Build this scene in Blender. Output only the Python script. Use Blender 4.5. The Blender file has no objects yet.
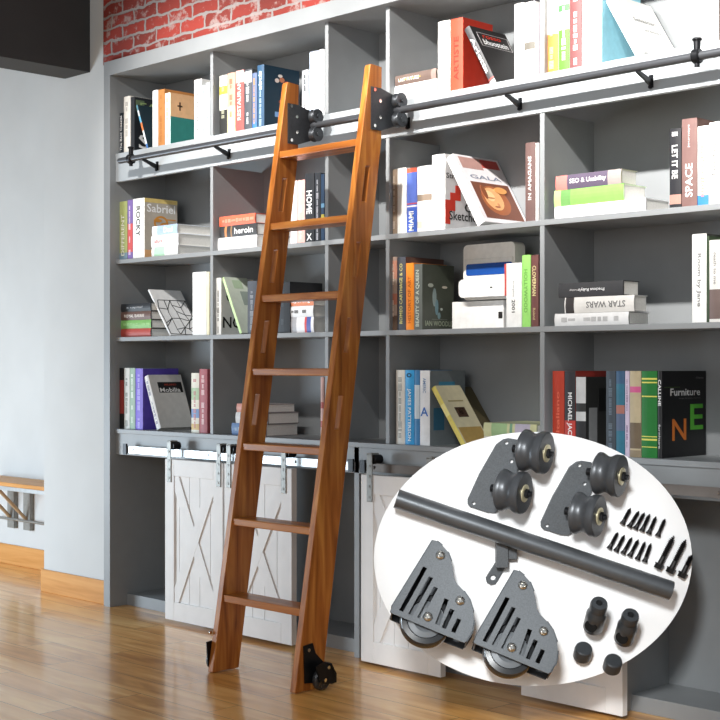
import bpy, bmesh, math, random
from mathutils import Vector, Matrix
from mathutils.geometry import tessellate_polygon
random.seed(7)
R = math.radians
SC = bpy.context.scene
COL = SC.collection
# ---------------------------------------------------------------- camera frame
F = 1385.0; CYP = 366.0; TH = R(45.3)
CAM = Vector((5.163, -3.509, 1.054))
RT = Vector((math.cos(TH), math.sin(TH), 0)); FW = Vector((-math.sin(TH), math.cos(TH), 0)); UP = Vector((0, 0, 1))
def P(u, v, ax, val):
    q = FW + RT*((u-360)/F) + UP*((CYP-v)/F)
    return CAM + q*((val-CAM[ax])/q[ax])
def X(u, y=0.0): return P(u, 360, 1, y).x
def Z(u, v, y=0.0): return P(u, v, 1, y).z
# ---------------------------------------------------------------- materials
def lin(h):
    h = h.lstrip('#'); o = []
    for i in (0, 2, 4):
        c = int(h[i:i+2], 16)/255
        o.append(c/12.92 if c <= .04045 else ((c+.055)/1.055)**2.4)
    return o
MC = {}
def mat(h, rough=.55, metal=0.0, var=.06, scale=40, spec=.4, bump=0.0):
    k = (h, rough, metal, var, scale, bump)
    if k in MC: return MC[k]
    m = bpy.data.materials.new('m_'+h); m.use_nodes = True
    nt = m.node_tree; b = nt.nodes['Principled BSDF']
    b.inputs['Roughness'].default_value = rough; b.inputs['Metallic'].default_value = metal
    b.inputs['Specular IOR Level'].default_value = spec
    c = lin(h)
    tc = nt.nodes.new('ShaderNodeTexCoord'); n = nt.nodes.new('ShaderNodeTexNoise'); n.inputs['Scale'].default_value = scale
    n.inputs['Detail'].default_value = 3
    nt.links.new(tc.outputs['Object'], n.inputs['Vector'])
    r = nt.nodes.new('ShaderNodeValToRGB'); r.color_ramp.elements[0].position = .3; r.color_ramp.elements[1].position = .7
    r.color_ramp.elements[0].color = [x*(1-var) for x in c]+[1]; r.color_ramp.elements[1].color = [min(1, x*(1+var)) for x in c]+[1]
    nt.links.new(n.outputs['Fac'], r.inputs['Fac']); nt.links.new(r.outputs['Color'], b.inputs['Base Color'])
    if bump:
        bp = nt.nodes.new('ShaderNodeBump'); bp.inputs['Strength'].default_value = bump; bp.inputs['Distance'].default_value = .002
        nt.links.new(n.outputs['Fac'], bp.inputs['Height']); nt.links.new(bp.outputs['Normal'], b.inputs['Normal'])
    MC[k] = m; return m
def wood(name, cols, scale=(1, 1, 1), rough=.3, wscale=3.0, bump=.1, coat=0.0):
    m = bpy.data.materials.new(name); m.use_nodes = True; nt = m.node_tree; b = nt.nodes['Principled BSDF']
    tc = nt.nodes.new('ShaderNodeTexCoord'); mp = nt.nodes.new('ShaderNodeMapping'); mp.inputs['Scale'].default_value = scale
    nt.links.new(tc.outputs['Object'], mp.inputs['Vector'])
    n = nt.nodes.new('ShaderNodeTexNoise'); n.inputs['Scale'].default_value = wscale; n.inputs['Detail'].default_value = 6; n.inputs['Distortion'].default_value = .8
    nt.links.new(mp.outputs['Vector'], n.inputs['Vector'])
    r = nt.nodes.new('ShaderNodeValToRGB'); e = r.color_ramp.elements
    e[0].position = .3; e[0].color = lin(cols[0])+[1]; e[1].position = .72; e[1].color = lin(cols[2])+[1]
    x = e.new(.5); x.color = lin(cols[1])+[1]
    nt.links.new(n.outputs['Fac'], r.inputs['Fac']); nt.links.new(r.outputs['Color'], b.inputs['Base Color'])
    b.inputs['Specular IOR Level'].default_value = .22; b.inputs['Roughness'].default_value = rough; b.inputs['Coat Weight'].default_value = coat; b.inputs['Coat Roughness'].default_value = .12
    bp = nt.nodes.new('ShaderNodeBump'); bp.inputs['Strength'].default_value = bump; bp.inputs['Distance'].default_value = .001
    nt.links.new(n.outputs['Fac'], bp.inputs['Height']); nt.links.new(bp.outputs['Normal'], b.inputs['Normal'])
    return m
def brickmat():
    m = bpy.data.materials.new('brick'); m.use_nodes = True; nt = m.node_tree; b = nt.nodes['Principled BSDF']
    tc = nt.nodes.new('ShaderNodeTexCoord'); mp = nt.nodes.new('ShaderNodeMapping'); mp.inputs['Rotation'].default_value = (R(90), 0, 0)
    nt.links.new(tc.outputs['Object'], mp.inputs['Vector'])
    nz = nt.nodes.new('ShaderNodeTexNoise'); nz.inputs['Scale'].default_value = 16; nz.inputs['Detail'].default_value = 5
    nt.links.new(tc.outputs['Object'], nz.inputs['Vector'])
    va = nt.nodes.new('ShaderNodeVectorMath'); va.operation = 'MULTIPLY_ADD'
    va.inputs[1].default_value = (.036, .036, .0)
    nt.links.new(nz.outputs['Color'], va.inputs[0]); nt.links.new(mp.outputs['Vector'], va.inputs[2])
    t = nt.nodes.new('ShaderNodeTexBrick'); t.inputs['Scale'].default_value = 1
    t.inputs['Brick Width'].default_value = .165; t.inputs['Row Height'].default_value = .056; t.inputs['Mortar Size'].default_value = .0062
    t.inputs['Mortar Smooth'].default_value = .25; t.inputs['Bias'].default_value = 0
    t.inputs['Color1'].default_value = lin('98342a')+[1]; t.inputs['Color2'].default_value = lin('742a22')+[1]; t.inputs['Mortar'].default_value = lin('8e8684')+[1]
    nt.links.new(va.outputs[0], t.inputs['Vector'])
    n2 = nt.nodes.new('ShaderNodeTexNoise'); n2.inputs['Scale'].default_value = 13; n2.inputs['Detail'].default_value = 8; n2.inputs['Roughness'].default_value = .7
    nt.links.new(tc.outputs['Object'], n2.inputs['Vector'])
    r = nt.nodes.new('ShaderNodeValToRGB'); r.color_ramp.elements[0].position = .53; r.color_ramp.elements[1].position = .60
    r.color_ramp.elements[0].color = (0, 0, 0, 1); r.color_ramp.elements[1].color = (.75, .75, .75, 1)
    nt.links.new(n2.outputs['Fac'], r.inputs['Fac'])
    mx = nt.nodes.new('ShaderNodeMixRGB'); mx.inputs['Color2'].default_value = lin('a0908c')+[1]
    nt.links.new(r.outputs['Color'], mx.inputs['Fac']); nt.links.new(t.outputs['Color'], mx.inputs['Color1'])
    nt.links.new(mx.outputs['Color'], b.inputs['Base Color']); b.inputs['Roughness'].default_value = .85
    bp = nt.nodes.new('ShaderNodeBump'); bp.invert = True; bp.inputs['Strength'].default_value = .6; bp.inputs['Distance'].default_value = .008
    nt.links.new(t.outputs['Fac'], bp.inputs['Height']); nt.links.new(bp.outputs['Normal'], b.inputs['Normal'])
    return m
def floormat():
    m = bpy.data.materials.new('planks'); m.use_nodes = True; nt = m.node_tree; b = nt.nodes['Principled BSDF']
    tc = nt.nodes.new('ShaderNodeTexCoord')
    t = nt.nodes.new('ShaderNodeTexBrick'); t.inputs['Scale'].default_value = 1; t.offset = .37
    t.inputs['Brick Width'].default_value = .92; t.inputs['Row Height'].default_value = .125; t.inputs['Mortar Size'].default_value = .0012
    t.inputs['Mortar Smooth'].default_value = .1
    t.inputs['Color1'].default_value = (0, 0, 0, 1); t.inputs['Color2'].default_value = (1, 1, 1, 1); t.inputs['Mortar'].default_value = (.1, .1, .1, 1)
    nt.links.new(tc.outputs['Object'], t.inputs['Vector'])
    mp = nt.nodes.new('ShaderNodeMapping'); mp.inputs['Scale'].default_value = (1.3, 9, 1)
    nt.links.new(tc.outputs['Object'], mp.inputs['Vector'])
    va = nt.nodes.new('ShaderNodeVectorMath'); va.operation = 'MULTIPLY_ADD'; va.inputs[1].default_value = (3, 7, 5)
    nt.links.new(t.outputs['Color'], va.inputs[0]); nt.links.new(mp.outputs['Vector'], va.inputs[2])
    n = nt.nodes.new('ShaderNodeTexNoise'); n.inputs['Scale'].default_value = 1.6; n.inputs['Detail'].default_value = 6; n.inputs['Distortion'].default_value = 1.2
    nt.links.new(va.outputs[0], n.inputs['Vector'])
    ma = nt.nodes.new('ShaderNodeMath'); ma.operation = 'MULTIPLY_ADD'; ma.inputs[1].default_value = .16
    nt.links.new(t.outputs['Color'], ma.inputs[0]); nt.links.new(n.outputs['Fac'], ma.inputs[2])
    r = nt.nodes.new('ShaderNodeValToRGB'); e = r.color_ramp.elements
    e[0].position = .34; e[0].color = lin('bc7c38')+[1]; e[1].position = .82; e[1].color = lin('fccc84')+[1]
    x = e.new(.56); x.color = lin('e4a65a')+[1]
    nt.links.new(ma.outputs[0], r.inputs['Fac'])
    mx = nt.nodes.new('ShaderNodeMixRGB'); mx.inputs['Color2'].default_value = lin('54341c')+[1]
    nt.links.new(t.outputs['Fac'], mx.inputs['Fac']); nt.links.new(r.outputs['Color'], mx.inputs['Color1'])
    nt.links.new(mx.outputs['Color'], b.inputs['Base Color'])
    b.inputs['Roughness'].default_value = .3; b.inputs['Coat Weight'].default_value = .45; b.inputs['Coat Roughness'].default_value = .1
    n3 = nt.nodes.new('ShaderNodeTexNoise'); n3.inputs['Scale'].default_value = 6
    nt.links.new(mp.outputs['Vector'], n3.inputs['Vector'])
    bp = nt.nodes.new('ShaderNodeBump'); bp.inputs['Strength'].default_value = .05; bp.inputs['Distance'].default_value = .004
    nt.links.new(n3.outputs['Fac'], bp.inputs['Height']); nt.links.new(bp.outputs['Normal'], b.inputs['Normal'])
    nt.links.new(bp.outputs['Normal'], b.inputs['Coat Normal'])
    return m
GREY = mat('909395', .45, 0, .03, 12)
GREYD = mat('888b8d', .5, 0, .03, 12)
PLAST = mat('c6c8c8', .9, 0, .03, 4)
BLACK = mat('1c1d20', .38, .5, .1, 60)
IRON = mat('404347', .42, .5, .12, 90)
IRONP = mat('5a5d60', .5, .4, .14, 260, bump=.1)
STEEL = mat('bcc0c2', .35, .6, .06, 60)
NICKEL = mat('8a8a86', .45, .3, .1, 60)
CHROME = mat('e6e4de', .15, 1, .04, 40)
BRASS = mat('d8ceaa', .35, .5, .08, 60)
DOORW = mat('e4e2e0', .5, 0, .03, 15)
BOARDW = mat('fbfbfb', .6, 0, .004, 5)
RUBBER = mat('2a2b2d', .25, 0, .06, 50, spec=.7)
PAGES = mat('f6f4ee', .8, 0, .04, 200)
LWOOD = wood('ladder_wood', ('80481a', 'a8642a', 'c8863e'), (10, 10, .9), .36, 3.2, .12, .1)
SWOOD = wood('step_wood', ('82481c', 'a86428', 'c6843c'), (.9, 9, 9), .36, 3.2, .12, .1)
TRIMW = wood('trim_wood', ('bc8448', 'cc9458', 'd8a468'), (.6, 9, 9), .4, 3, .05)
# ---------------------------------------------------------------- mesh helpers
def box(bm, a, b, mi=0, M=None):
    a, b = [min(p, q) for p, q in zip(a, b)], [max(p, q) for p, q in zip(a, b)]
    vs = []
    for x in (a[0], b[0]):
        for y in (a[1], b[1]):
            for z in (a[2], b[2]):
                p = Vector((x, y, z)); vs.append(bm.verts.new(M @ p if M else p))
    for f in ((0, 1, 3, 2), (4, 6, 7, 5), (0, 4, 5, 1), (2, 3, 7, 6), (0, 2, 6, 4), (1, 5, 7, 3)):
        bm.faces.new([vs[i] for i in f]).material_index = mi
def plate(bm, outer, M, t, holes=(), mi=0):
    """polygon in (x,y) with holes, thick along z from 0 to t, placed by M"""
    loops = [[Vector((p[0], p[1], 0)) for p in outer]]+[[Vector((p[0], p[1], 0)) for p in h] for h in holes]
    tris = tessellate_polygon(loops); flat = [p for l in loops for p in l]
    lo = [bm.verts.new(M @ p) for p in flat]; hi = [bm.verts.new(M @ (p+Vector((0, 0, t)))) for p in flat]
    for a, b, c in tris:
        for tri in ((lo[a], lo[b], lo[c]), (hi[c], hi[b], hi[a])):
            try: bm.faces.new(tri).material_index = mi
            except ValueError: pass
    k = 0
    for l in loops:
        n = len(l)
        for i in range(n):
            j = (i+1) % n
            bm.faces.new((lo[k+i], lo[k+j], hi[k+j], hi[k+i])).material_index = mi
        k += n
def lathe(bm, prof, M=None, n=32, mi=0, closed=False):
    """profile of (radius, z); revolved about z"""
    rings = []
    for r_, z in prof:
        if r_ <= 1e-6:
            p = Vector((0, 0, z)); rings.append([bm.verts.new(M @ p if M else p)])
        else:
            ring = []
            for i in range(n):
                a = 2*math.pi*i/n; p = Vector((r_*math.cos(a), r_*math.sin(a), z)); ring.append(bm.verts.new(M @ p if M else p))
            rings.append(ring)
    pairs = list(zip(rings, rings[1:]))
    if closed: pairs.append((rings[-1], rings[0]))
    for A, B in pairs:
        for i in range(n):
            j = (i+1) % n
            if len(A) == 1 and len(B) == 1: continue
            if len(A) == 1: f = (A[0], B[i], B[j])
            elif len(B) == 1: f = (A[i], A[j], B[0])
            else: f = (A[i], A[j], B[j], B[i])
            try: bm.faces.new(f).material_index = mi
            except ValueError: pass
def axis_m(origin, d):
    d = Vector(d).normalized(); return Matrix.Translation(origin) @ d.to_track_quat('Z', 'Y').to_matrix().to_4x4()
def cyl(bm, p0, p1, r_, n=24, mi=0, bev=0.0):
    p0 = Vector(p0); p1 = Vector(p1); L = (p1-p0).length
    pr = [(0, 0), (r_-bev, 0), (r_, bev), (r_, L-bev), (r_-bev, L), (0, L)] if bev else [(0, 0), (r_, 0), (r_, L), (0, L)]
    lathe(bm, pr, axis_m(p0, p1-p0), n, mi)
def circ(cx, cy, r_, n=16): return [(cx+r_*math.cos(2*math.pi*i/n), cy+r_*math.sin(2*math.pi*i/n)) for i in range(n)]
def obj(name, bm, mats, parent=None, smooth=False, bevel=0.0):
    bmesh.ops.recalc_face_normals(bm, faces=bm.faces)
    me = bpy.data.meshes.new(name); bm.to_mesh(me); bm.free()
    for m in (mats if isinstance(mats, (list, tuple)) else [mats]): me.materials.append(m)
    o = bpy.data.objects.new(name, me); COL.objects.link(o)
    if parent: o.parent = parent
    if smooth:
        for p in me.polygons: p.use_smooth = True
        me.set_sharp_from_angle(angle=R(35))
    if bevel:
        md = o.modifiers.new('bevel', 'BEVEL'); md.width = bevel; md.segments = 2; md.limit_method = 'ANGLE'; md.angle_limit = R(40)
    return o
def boxes(name, lst, mats, parent=None, bevel=0.0, off=(0, 0, 0)):
    bm = bmesh.new(); o = Vector(off)
    for a, b in lst: box(bm, Vector(a)-o, Vector(b)-o)
    return obj(name, bm, mats, parent, bevel=bevel)
def tag(o, label, cat, group=None):
    o['label'] = label; o['category'] = cat
    if group: o['group'] = group
    return o
def struct(o): o['kind'] = 'structure'; return o
def thing(name, label, cat, loc=(0, 0, 0), rot=None, group=None):
    o = bpy.data.objects.new(name, None); COL.objects.link(o); o.location = loc; o.empty_display_size = .05
    if rot is not None: o.rotation_euler = rot
    return tag(o, label, cat, group)
def text(name, s, m, parent, center, xd, yd, length, height, bold=.015):
    """lettering laid on a face: xd reading direction, yd up of the letters"""
    cu = bpy.data.curves.new('t', 'FONT'); cu.body = s; cu.resolution_u = 2; cu.offset = bold
    cu.align_x = 'CENTER'; cu.align_y = 'CENTER'
    t = bpy.data.objects.new('t', cu); me = bpy.data.meshes.new_from_object(t)
    bpy.data.objects.remove(t); bpy.data.curves.remove(cu)
    xs = [v.co.x for v in me.vertices]; ys = [v.co.y for v in me.vertices]
    if not xs: return
    x0, x1, y0, y1 = min(xs), max(xs), min(ys), max(ys)
    sx = length/(x1-x0); sy = height/(y1-y0)
    xd = Vector(xd).normalized(); yd = Vector(yd).normalized(); c = Vector(center)
    for v in me.vertices:
        v.co = c + xd*((v.co.x-(x0+x1)/2)*sx) + yd*((v.co.y-(y0+y1)/2)*sy)
    me.name = name; me.materials.clear(); me.materials.append(m)
    o = bpy.data.objects.new(name, me); COL.objects.link(o); o.parent = parent
    return o
# ---------------------------------------------------------------- the room
bm = bmesh.new(); box(bm, (-4, -7, -.05), (7, .6, 0)); struct(obj('floor', bm, floormat()))
bm = bmesh.new(); box(bm, (-.485, 0.0, 0), (-.002, .6, 3.4)); box(bm, (-.002, 0.0, 0), (.047, .6, 2.386)); struct(obj('wall_column', bm, PLAST))
bm = bmesh.new(); box(bm, (-4, .36, 0), (-.485, .6, 3.4)); struct(obj('wall_recess', bm, PLAST))
bm = bmesh.new(); box(bm, (0.0, .0, 2.387), (7, .6, 3.4)); struct(obj('wall_brick', bm, brickmat()))
bm = bmesh.new(); box(bm, (.047, .345, 0), (7, .6, 2.387)); struct(obj('wall_back', bm, PLAST))
bm = bmesh.new(); box(bm, (-.497, -.012, 0), (.047, 0, .105)); box(bm, (-.497, .0, 0), (-.485, .36, .105)); struct(obj('baseboard_column', bm, TRIMW, bevel=.003))
bm = bmesh.new(); box(bm, (-4, .346, 0), (-.498, .36, .105)); struct(obj('baseboard_recess', bm, TRIMW, bevel=.003))
bx0, bx1 = X(65), X(90)
bm = bmesh.new(); box(bm, (bx0, -4.5, 2.372), (bx1, 0, 3.4)); struct(obj('trim_1', bm, mat('3a3a3a', .8, 0, .05, 6)))
# fold-down table in the recess
t = thing('wall_table', 'wooden fold-down table on steel wall brackets in the recess left of the bookcase', 'table', (-1.1, .36, .70))
def rl(px, py, pz): return (px+1.1, py-.36, pz-.70)
tz = P(20, 480, 1, .26).z
tl = P(0, 480, 1, .0).x-.6
bm = bmesh.new()
for i in range(4):
    y0 = .13+i*.055; box(bm, rl(tl, y0, tz-.020), rl(-.50, y0+.052, tz))
obj('table_top', bm, TRIMW, t, bevel=.002)
boxes('edge_rail', [(rl(tl, .132, tz-.040), rl(-.50, .147, tz-.021))], STEEL, t)
for xx in (P(13, 500, 1, .35).x, P(29, 500, 1, .35).x):
    bm = bmesh.new(); box(bm, rl(xx-.032, .335, tz-.27), rl(xx+.032, .36, tz-.07))
    o = obj('wall_plate', bm, NICKEL, t)
    bm = bmesh.new(); cyl(bm, rl(xx, .34, tz-.22), rl(xx, .16, tz-.035), .009); obj('brace', bm, mat('b8a080', .5), t)
bm = bmesh.new(); cyl(bm, rl(tl, .32, tz-.22), rl(-.50, .32, tz-.22), .007); obj('cross_rod', bm, NICKEL, t)
# ---------------------------------------------------------------- bookcase
ROW = {1: 1.984, 2: 1.519, 3: 1.180, 4: .779}
D = .282; W = .018
bk = thing('bookcase', 'tall grey built-in bookcase with open shelves and white sliding barn doors below', 'bookcase', (0, 0, 0))
XR = 3.87
def bp(name, lst, m=GREY, bev=.0012): return boxes(name, lst, m, bk, bev)
bp('side_panel', [((.047, -.03, 0), (.094, D, 2.325))]); bp('side_panel', [((XR-.054, 0, 0), (XR, D, 2.34))])
bp('top_panel', [((.047, -.03, 2.325), (XR, D, 2.387))])
bp('back_panel', [((.094, D-.012, .04), (XR-.054, D, 2.325))], GREYD)
bp('shelf', [((.094, .02, 1.952), (XR-.054, D-.012, 1.984))])
bp('front_rail', [((.094, 0.0, 1.860), (XR-.054, .02, 1.984))], mat('a9afb3', .4, 0, .02, 12))
bp('shelf', [((.094, .002, 1.501), (XR-.054, D-.012, 1.519))])
bp('shelf', [((.094, .002, 1.162), (XR-.054, D-.012, 1.180))])
bp('worktop', [((.094, -.006, .761), (XR-.03, D-.012, .779))])
bp('header_board', [((.094, .002, .667), (XR-.054, .02, .761))])
bp('cabinet_floor', [((.094, .06, 0), (XR-.054, D-.012, .05))])
DV = [X(211), X(326), X(387), X(541.5), 3.14]
for xd in DV:
    for z0, z1 in ((1.984, 2.325), (1.519, 1.860), (1.180, 1.501), (.779, 1.162)):
        bp('divider', [((xd-W/2, .003, z0), (xd+W/2, D-.012, z1))])
for xd in (1.598, 2.722, 3.45):
    bp('divider', [((xd-.013, .002, .0), (xd+.013, D-.012, .761))])
# sliding door hardware and doors
YT = -.03
TZ0, TZ1 = .680, .710
def track(x0, x1, m=STEEL):
    bm = bmesh.new(); box(bm, (x0, YT-.004, TZ0), (x1, YT+.002, TZ1)); 
    n = max(2, int((x1-x0)/.22))
    for i in range(n):
        xx = x0+.06+(x1-x0-.12)*i/(n-1)
        cyl(bm, (xx, YT-.008, (TZ0+TZ1)/2), (xx, .002, (TZ0+TZ1)/2), .006, 12)
    for xx in (x0+.012, x1-.012): box(bm, (xx-.012, YT-.012, TZ0-.006), (xx+.012, YT-.004, TZ1+.01), 1)
    return obj('door_track', bm, [m, BLACK], bk)
xa = X(125, YT); xb = X(355, YT)
track(xa, xb); track(X(362, YT), 2.70, mat('6a625c', .5, .4)); track(2.74, 3.44, mat('7a736e', .5, .4))
YD0, YD1 = -.068, -.042
def door(u0, u1, straps, lab=None):
    x0, x1 = X(u0, YD0), X(u1, YD0)-.002
    z0, z1 = .014, .672
    bm = bmesh.new(); n = 5; a = x0+.02; w = (x1-x0-.04)/n
    box(bm, (x0+.01, YD0+.012, z0+.01), (x1-.01, YD1-.001, z1-.01))
    for i in range(n): box(bm, (a+i*w+.0015, YD0+.008, z0+.03), (a+(i+1)*w-.0015, YD0+.014, z1-.03))
    o = obj('barn_door', bm, DOORW, bk)
    s = .060
    fr = [((x0, YD0, z0), (x0+s, YD1, z1)), ((x1-s, YD0, z0), (x1, YD1, z1)), ((x0+s, YD0, z1-.068), (x1-s, YD1, z1)), ((x0+s, YD0, z0), (x1-s, YD1, z0+.075))]
    boxes('door_frame', fr, DOORW, o, .0015)
    ix0, ix1, iz0, iz1 = x0+s, x1-s, z0+.075, z1-.068
    hw = .026
    for k in (0, 1):
        p, q = ((ix0, iz0), (ix1, iz1)) if k == 0 else ((ix0, iz1), (ix1, iz0))
        # X brace clipped inside the opening
        sgn = 1 if k == 0 else -1
        ang = math.atan2(iz1-iz0, ix1-ix0); ex = hw/math.sin(ang); ez = hw/math.cos(ang)
        if k == 0: poly = [(ix0, iz0), (ix0+ex, iz0), (ix1, iz1-ez), (ix1, iz1), (ix1-ex, iz1), (ix0, iz0+ez)]
        else: poly = [(ix0, iz1), (ix0, iz1-ez), (ix1-ex, iz0), (ix1, iz0), (ix1, iz0+ez), (ix0+ex, iz1)]
        bm = bmesh.new(); M = Matrix.Translation((0, YD0+.016, 0)) @ Matrix.Rotation(R(90), 4, 'X')
        plate(bm, poly, M, .0135-k*.0006); obj('cross_brace', bm, DOORW, o, bevel=.001)
    for uu in straps:
        xx = X(uu, YD0)
        bm = bmesh.new(); box(bm, (xx-.013, YD0-.004, .578), (xx+.013, YD0, .745)); box(bm, (xx-.013, YD0-.004, .741), (xx+.013, YT-.006, .748))
        for i in range(4): cyl(bm, (xx, YD0-.006, .595+i*.036), (xx, YD0-.004, .595+i*.036), .005, 10, 0)
        hg = obj('door_hanger', bm, NICKEL, o, bevel=.001)
        bm = bmesh.new(); cyl(bm, (xx+.010, YD0+.003, .7265), (xx+.010, YT+.004, .7265), .0165, 20, 0, .002); obj('track_wheel', bm, BLACK, o, True)
    return o
door(165, 223, (169.5, 219)); door(224.3, 292, (229, 284)); door(361, 441, (370, 430)); door(521, 623, (530, 614))
# ---------------------------------------------------------------- ladder rail along the bookcase
YP = -.068; ZP = 1.932; RP = .0125
lr = thing('ladder_rail', 'round black steel ladder rail running along the upper shelf of the bookcase', 'rail', (.22, YP, ZP))
def rr(x, y, z): return (x-.22, y-YP, z-ZP)
bm = bmesh.new(); cyl(bm, rr(.22, YP, ZP), rr(3.8, YP, ZP), RP, 28, 0, .002); obj('rail_pipe', bm, mat('505256', .35, .5, .05, 60), lr, True)
for uu in (161, 233, 412, 524, 655, 752):
    xx = X(uu-3.5, 0); bm = bmesh.new()
    box(bm, rr(xx-.007, -.004, 1.880), rr(xx+.007, 0, 1.918))
    Mx = Matrix(((0, 0, 1, rr(xx-.004, 0, 0)[0]), (1, 0, 0, -YP), (0, 1, 0, -ZP), (0, 0, 0, 1)))
    plate(bm, [(-.004, 1.884), (-.004, 1.904), (-.060, 1.921), (-.076, 1.921), (-.076, 1.915)], Mx, .008)
    cyl(bm, rr(xx, -.010, 1.882), rr(xx, -.004, 1.882), .006, 12)
    obj('rail_bracket', bm, BLACK, lr)
for xx in (X(131, YP), X(697, YP)):
    bm = bmesh.new(); cyl(bm, rr(xx-.012, YP, ZP), rr(xx+.012, YP, ZP), .021, 24, 0, .003)
    cyl(bm, rr(xx, YP, ZP+.015), rr(xx, YP, ZP+.043), .010, 16); cyl(bm, rr(xx, YP, ZP+.043), rr(xx, YP, ZP+.052), .014, 16, 0, .003)
    cyl(bm, rr(xx, YP, ZP-.03), rr(xx, YP, ZP-.015), .008, 16)
    obj('rail_stop', bm, BLACK, lr, True)
# ---------------------------------------------------------------- rolling ladder
SL = .1645; YF = -.5305; LZ = 2.077
XL, XRR, TR = 1.409, 1.831, .027
ld = thing('rolling_ladder', 'orange-brown wooden library ladder leaning on the rail in front of the bookcase', 'ladder', (1.63, YF, 0))
def yf(z): return YF+SL*z
def la(x, y, z): return Vector((x-1.63, y-YF, z))
STEPZ = [.265, .526, .785, 1.046, 1.305, 1.562, 1.822]
DP = .116
for k, xx in enumerate((XL, XRR)):
    prof = [(yf(.0), .003), (yf(.0)+DP, .003), (yf(1.62)+.100, 1.62), (yf(1.82)+.096, 1.82), (yf(LZ)+.056, LZ-.004), (yf(LZ)+.004, LZ), (yf(LZ)-.001, LZ-.006)]
    holes = []
    for z0, z1 in ((.845, .955), (1.100, 1.215), (1.352, 1.470), (1.608, 1.730)):
        holes.append([(yf(z0)+.036, z0), (yf(z0)+.056, z0), (yf(z1)+.056, z1), (yf(z1)+.036, z1)])
    M = Matrix(((0, 0, 1, xx-1.63), (1, 0, 0, -YF), (0, 1, 0, 0), (0, 0, 0, 1)))
    bm = bmesh.new(); plate(bm, prof, M, TR, holes); o = obj('side_rail', bm, LWOOD, ld, bevel=.0025)
for i, z in enumerate(STEPZ):
    y = yf(z)
    boxes('step', [(la(XL+TR-.0005, y+.003, z-.025), la(XRR+.0005, y+.092, z))], SWOOD, ld, .003)
# foot wheels
for side, xx in ((1, XRR+TR), (-1, XL)):
    bm = bmesh.new(); yc = yf(.05)+(.060 if side > 0 else .022)
    Mx = Matrix(((0, 0, 1, xx-1.63+(0 if side > 0 else -.004)), (1, 0, 0, -YF), (0, 1, 0, 0), (0, 0, 0, 1)))
    pl = [(yc-.035, .15), (yc+.005, .155), (yc+.018, .12), (yc+.055, .085), (yc+.075, .05), (yc+.078, .02), (yc+.062, .018), (yc-.030, .030)]
    if side < 0: pl = [(a, b*.7) for a, b in pl]
    plate(bm, pl, Mx, .004)
    Mo = Mx @ Matrix.Translation((0, 0, side*.03)); plate(bm, [(yc-.01, .085), (yc+.03, .095), (yc+.066, .07), (yc+.078, .02), (yc+.062, .018), (yc+.01, .03)], Mo, .004)
    plate(bm, [(yc+.055, .085), (yc+.060, .087), (yc+.083, .05), (yc+.083, .02), (yc+.078, .02)], Mx @ Matrix.Translation((0, 0, 0 if side > 0 else -.03)), .034)
    wb = obj('wheel_bracket', bm, BLACK, ld)
    bm = bmesh.new(); cyl(bm, la(xx+side*.008, yc+(.030 if side > 0 else .016), .0365), la(xx+side*.028, yc+(.030 if side > 0 else .016), .0365), .036, 28, 0, .005); obj('foot_wheel', bm, RUBBER, ld, True)
    bm = bmesh.new()
    for dy, dz in ((-.015, .135), (.03, .0365), (.045, .075)): cyl(bm, la(xx+side*.032, yc+dy, dz) if dz < .1 else la(xx+side*.003, yc+dy, dz), la(xx+side*.038, yc+dy, dz) if dz < .1 else la(xx+side*.008, yc+dy, dz), .006, 12)
    obj('bolt', bm, CHROME, ld, True)
# top roller carriages gripping the pipe
for side, xx in ((1, XRR+TR), (1, XL+TR)):
    bm = bmesh.new(); Mx = Matrix(((0, 0, 1, xx-1.63), (1, 0, 0, -YF), (0, 1, 0, 0), (0, 0, 0, 1)))
    y0 = yf(1.93)+.035
    plate(bm, [(y0-.010, 1.855), (y0-.010, 2.0), (y0+.035, 2.0), (y0+.098, 1.985), (y0+.108, 1.965), (y0+.108, 1.895), (y0+.098, 1.875), (y0+.035, 1.855)], Mx, .004)
    obj('roller_plate', bm, IRON, ld)
    bm = bmesh.new()
    for dy, dz in ((.004, 1.99), (.004, 1.868), (.03, 1.955), (.03, 1.90)): cyl(bm, la(xx+.004, y0+dy, dz), la(xx+.008, y0+dy, dz), .006, 12)
    obj('bolt', bm, CHROME, ld, True)
    for zz in (ZP+RP+.020, ZP-RP-.020):
        bm = bmesh.new()
        pr = [(0, 0), (.026, 0), (.027, .004), (.021, .010), (.019, .014), (.021, .018), (.027, .024), (.026, .028), (.008, .028), (.008, .034), (0, .034)]
        lathe(bm, pr, axis_m(la(xx+.006, YP, zz), (1, 0, 0)), 28); obj('rail_roller', bm, IRON, ld, True)
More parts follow.
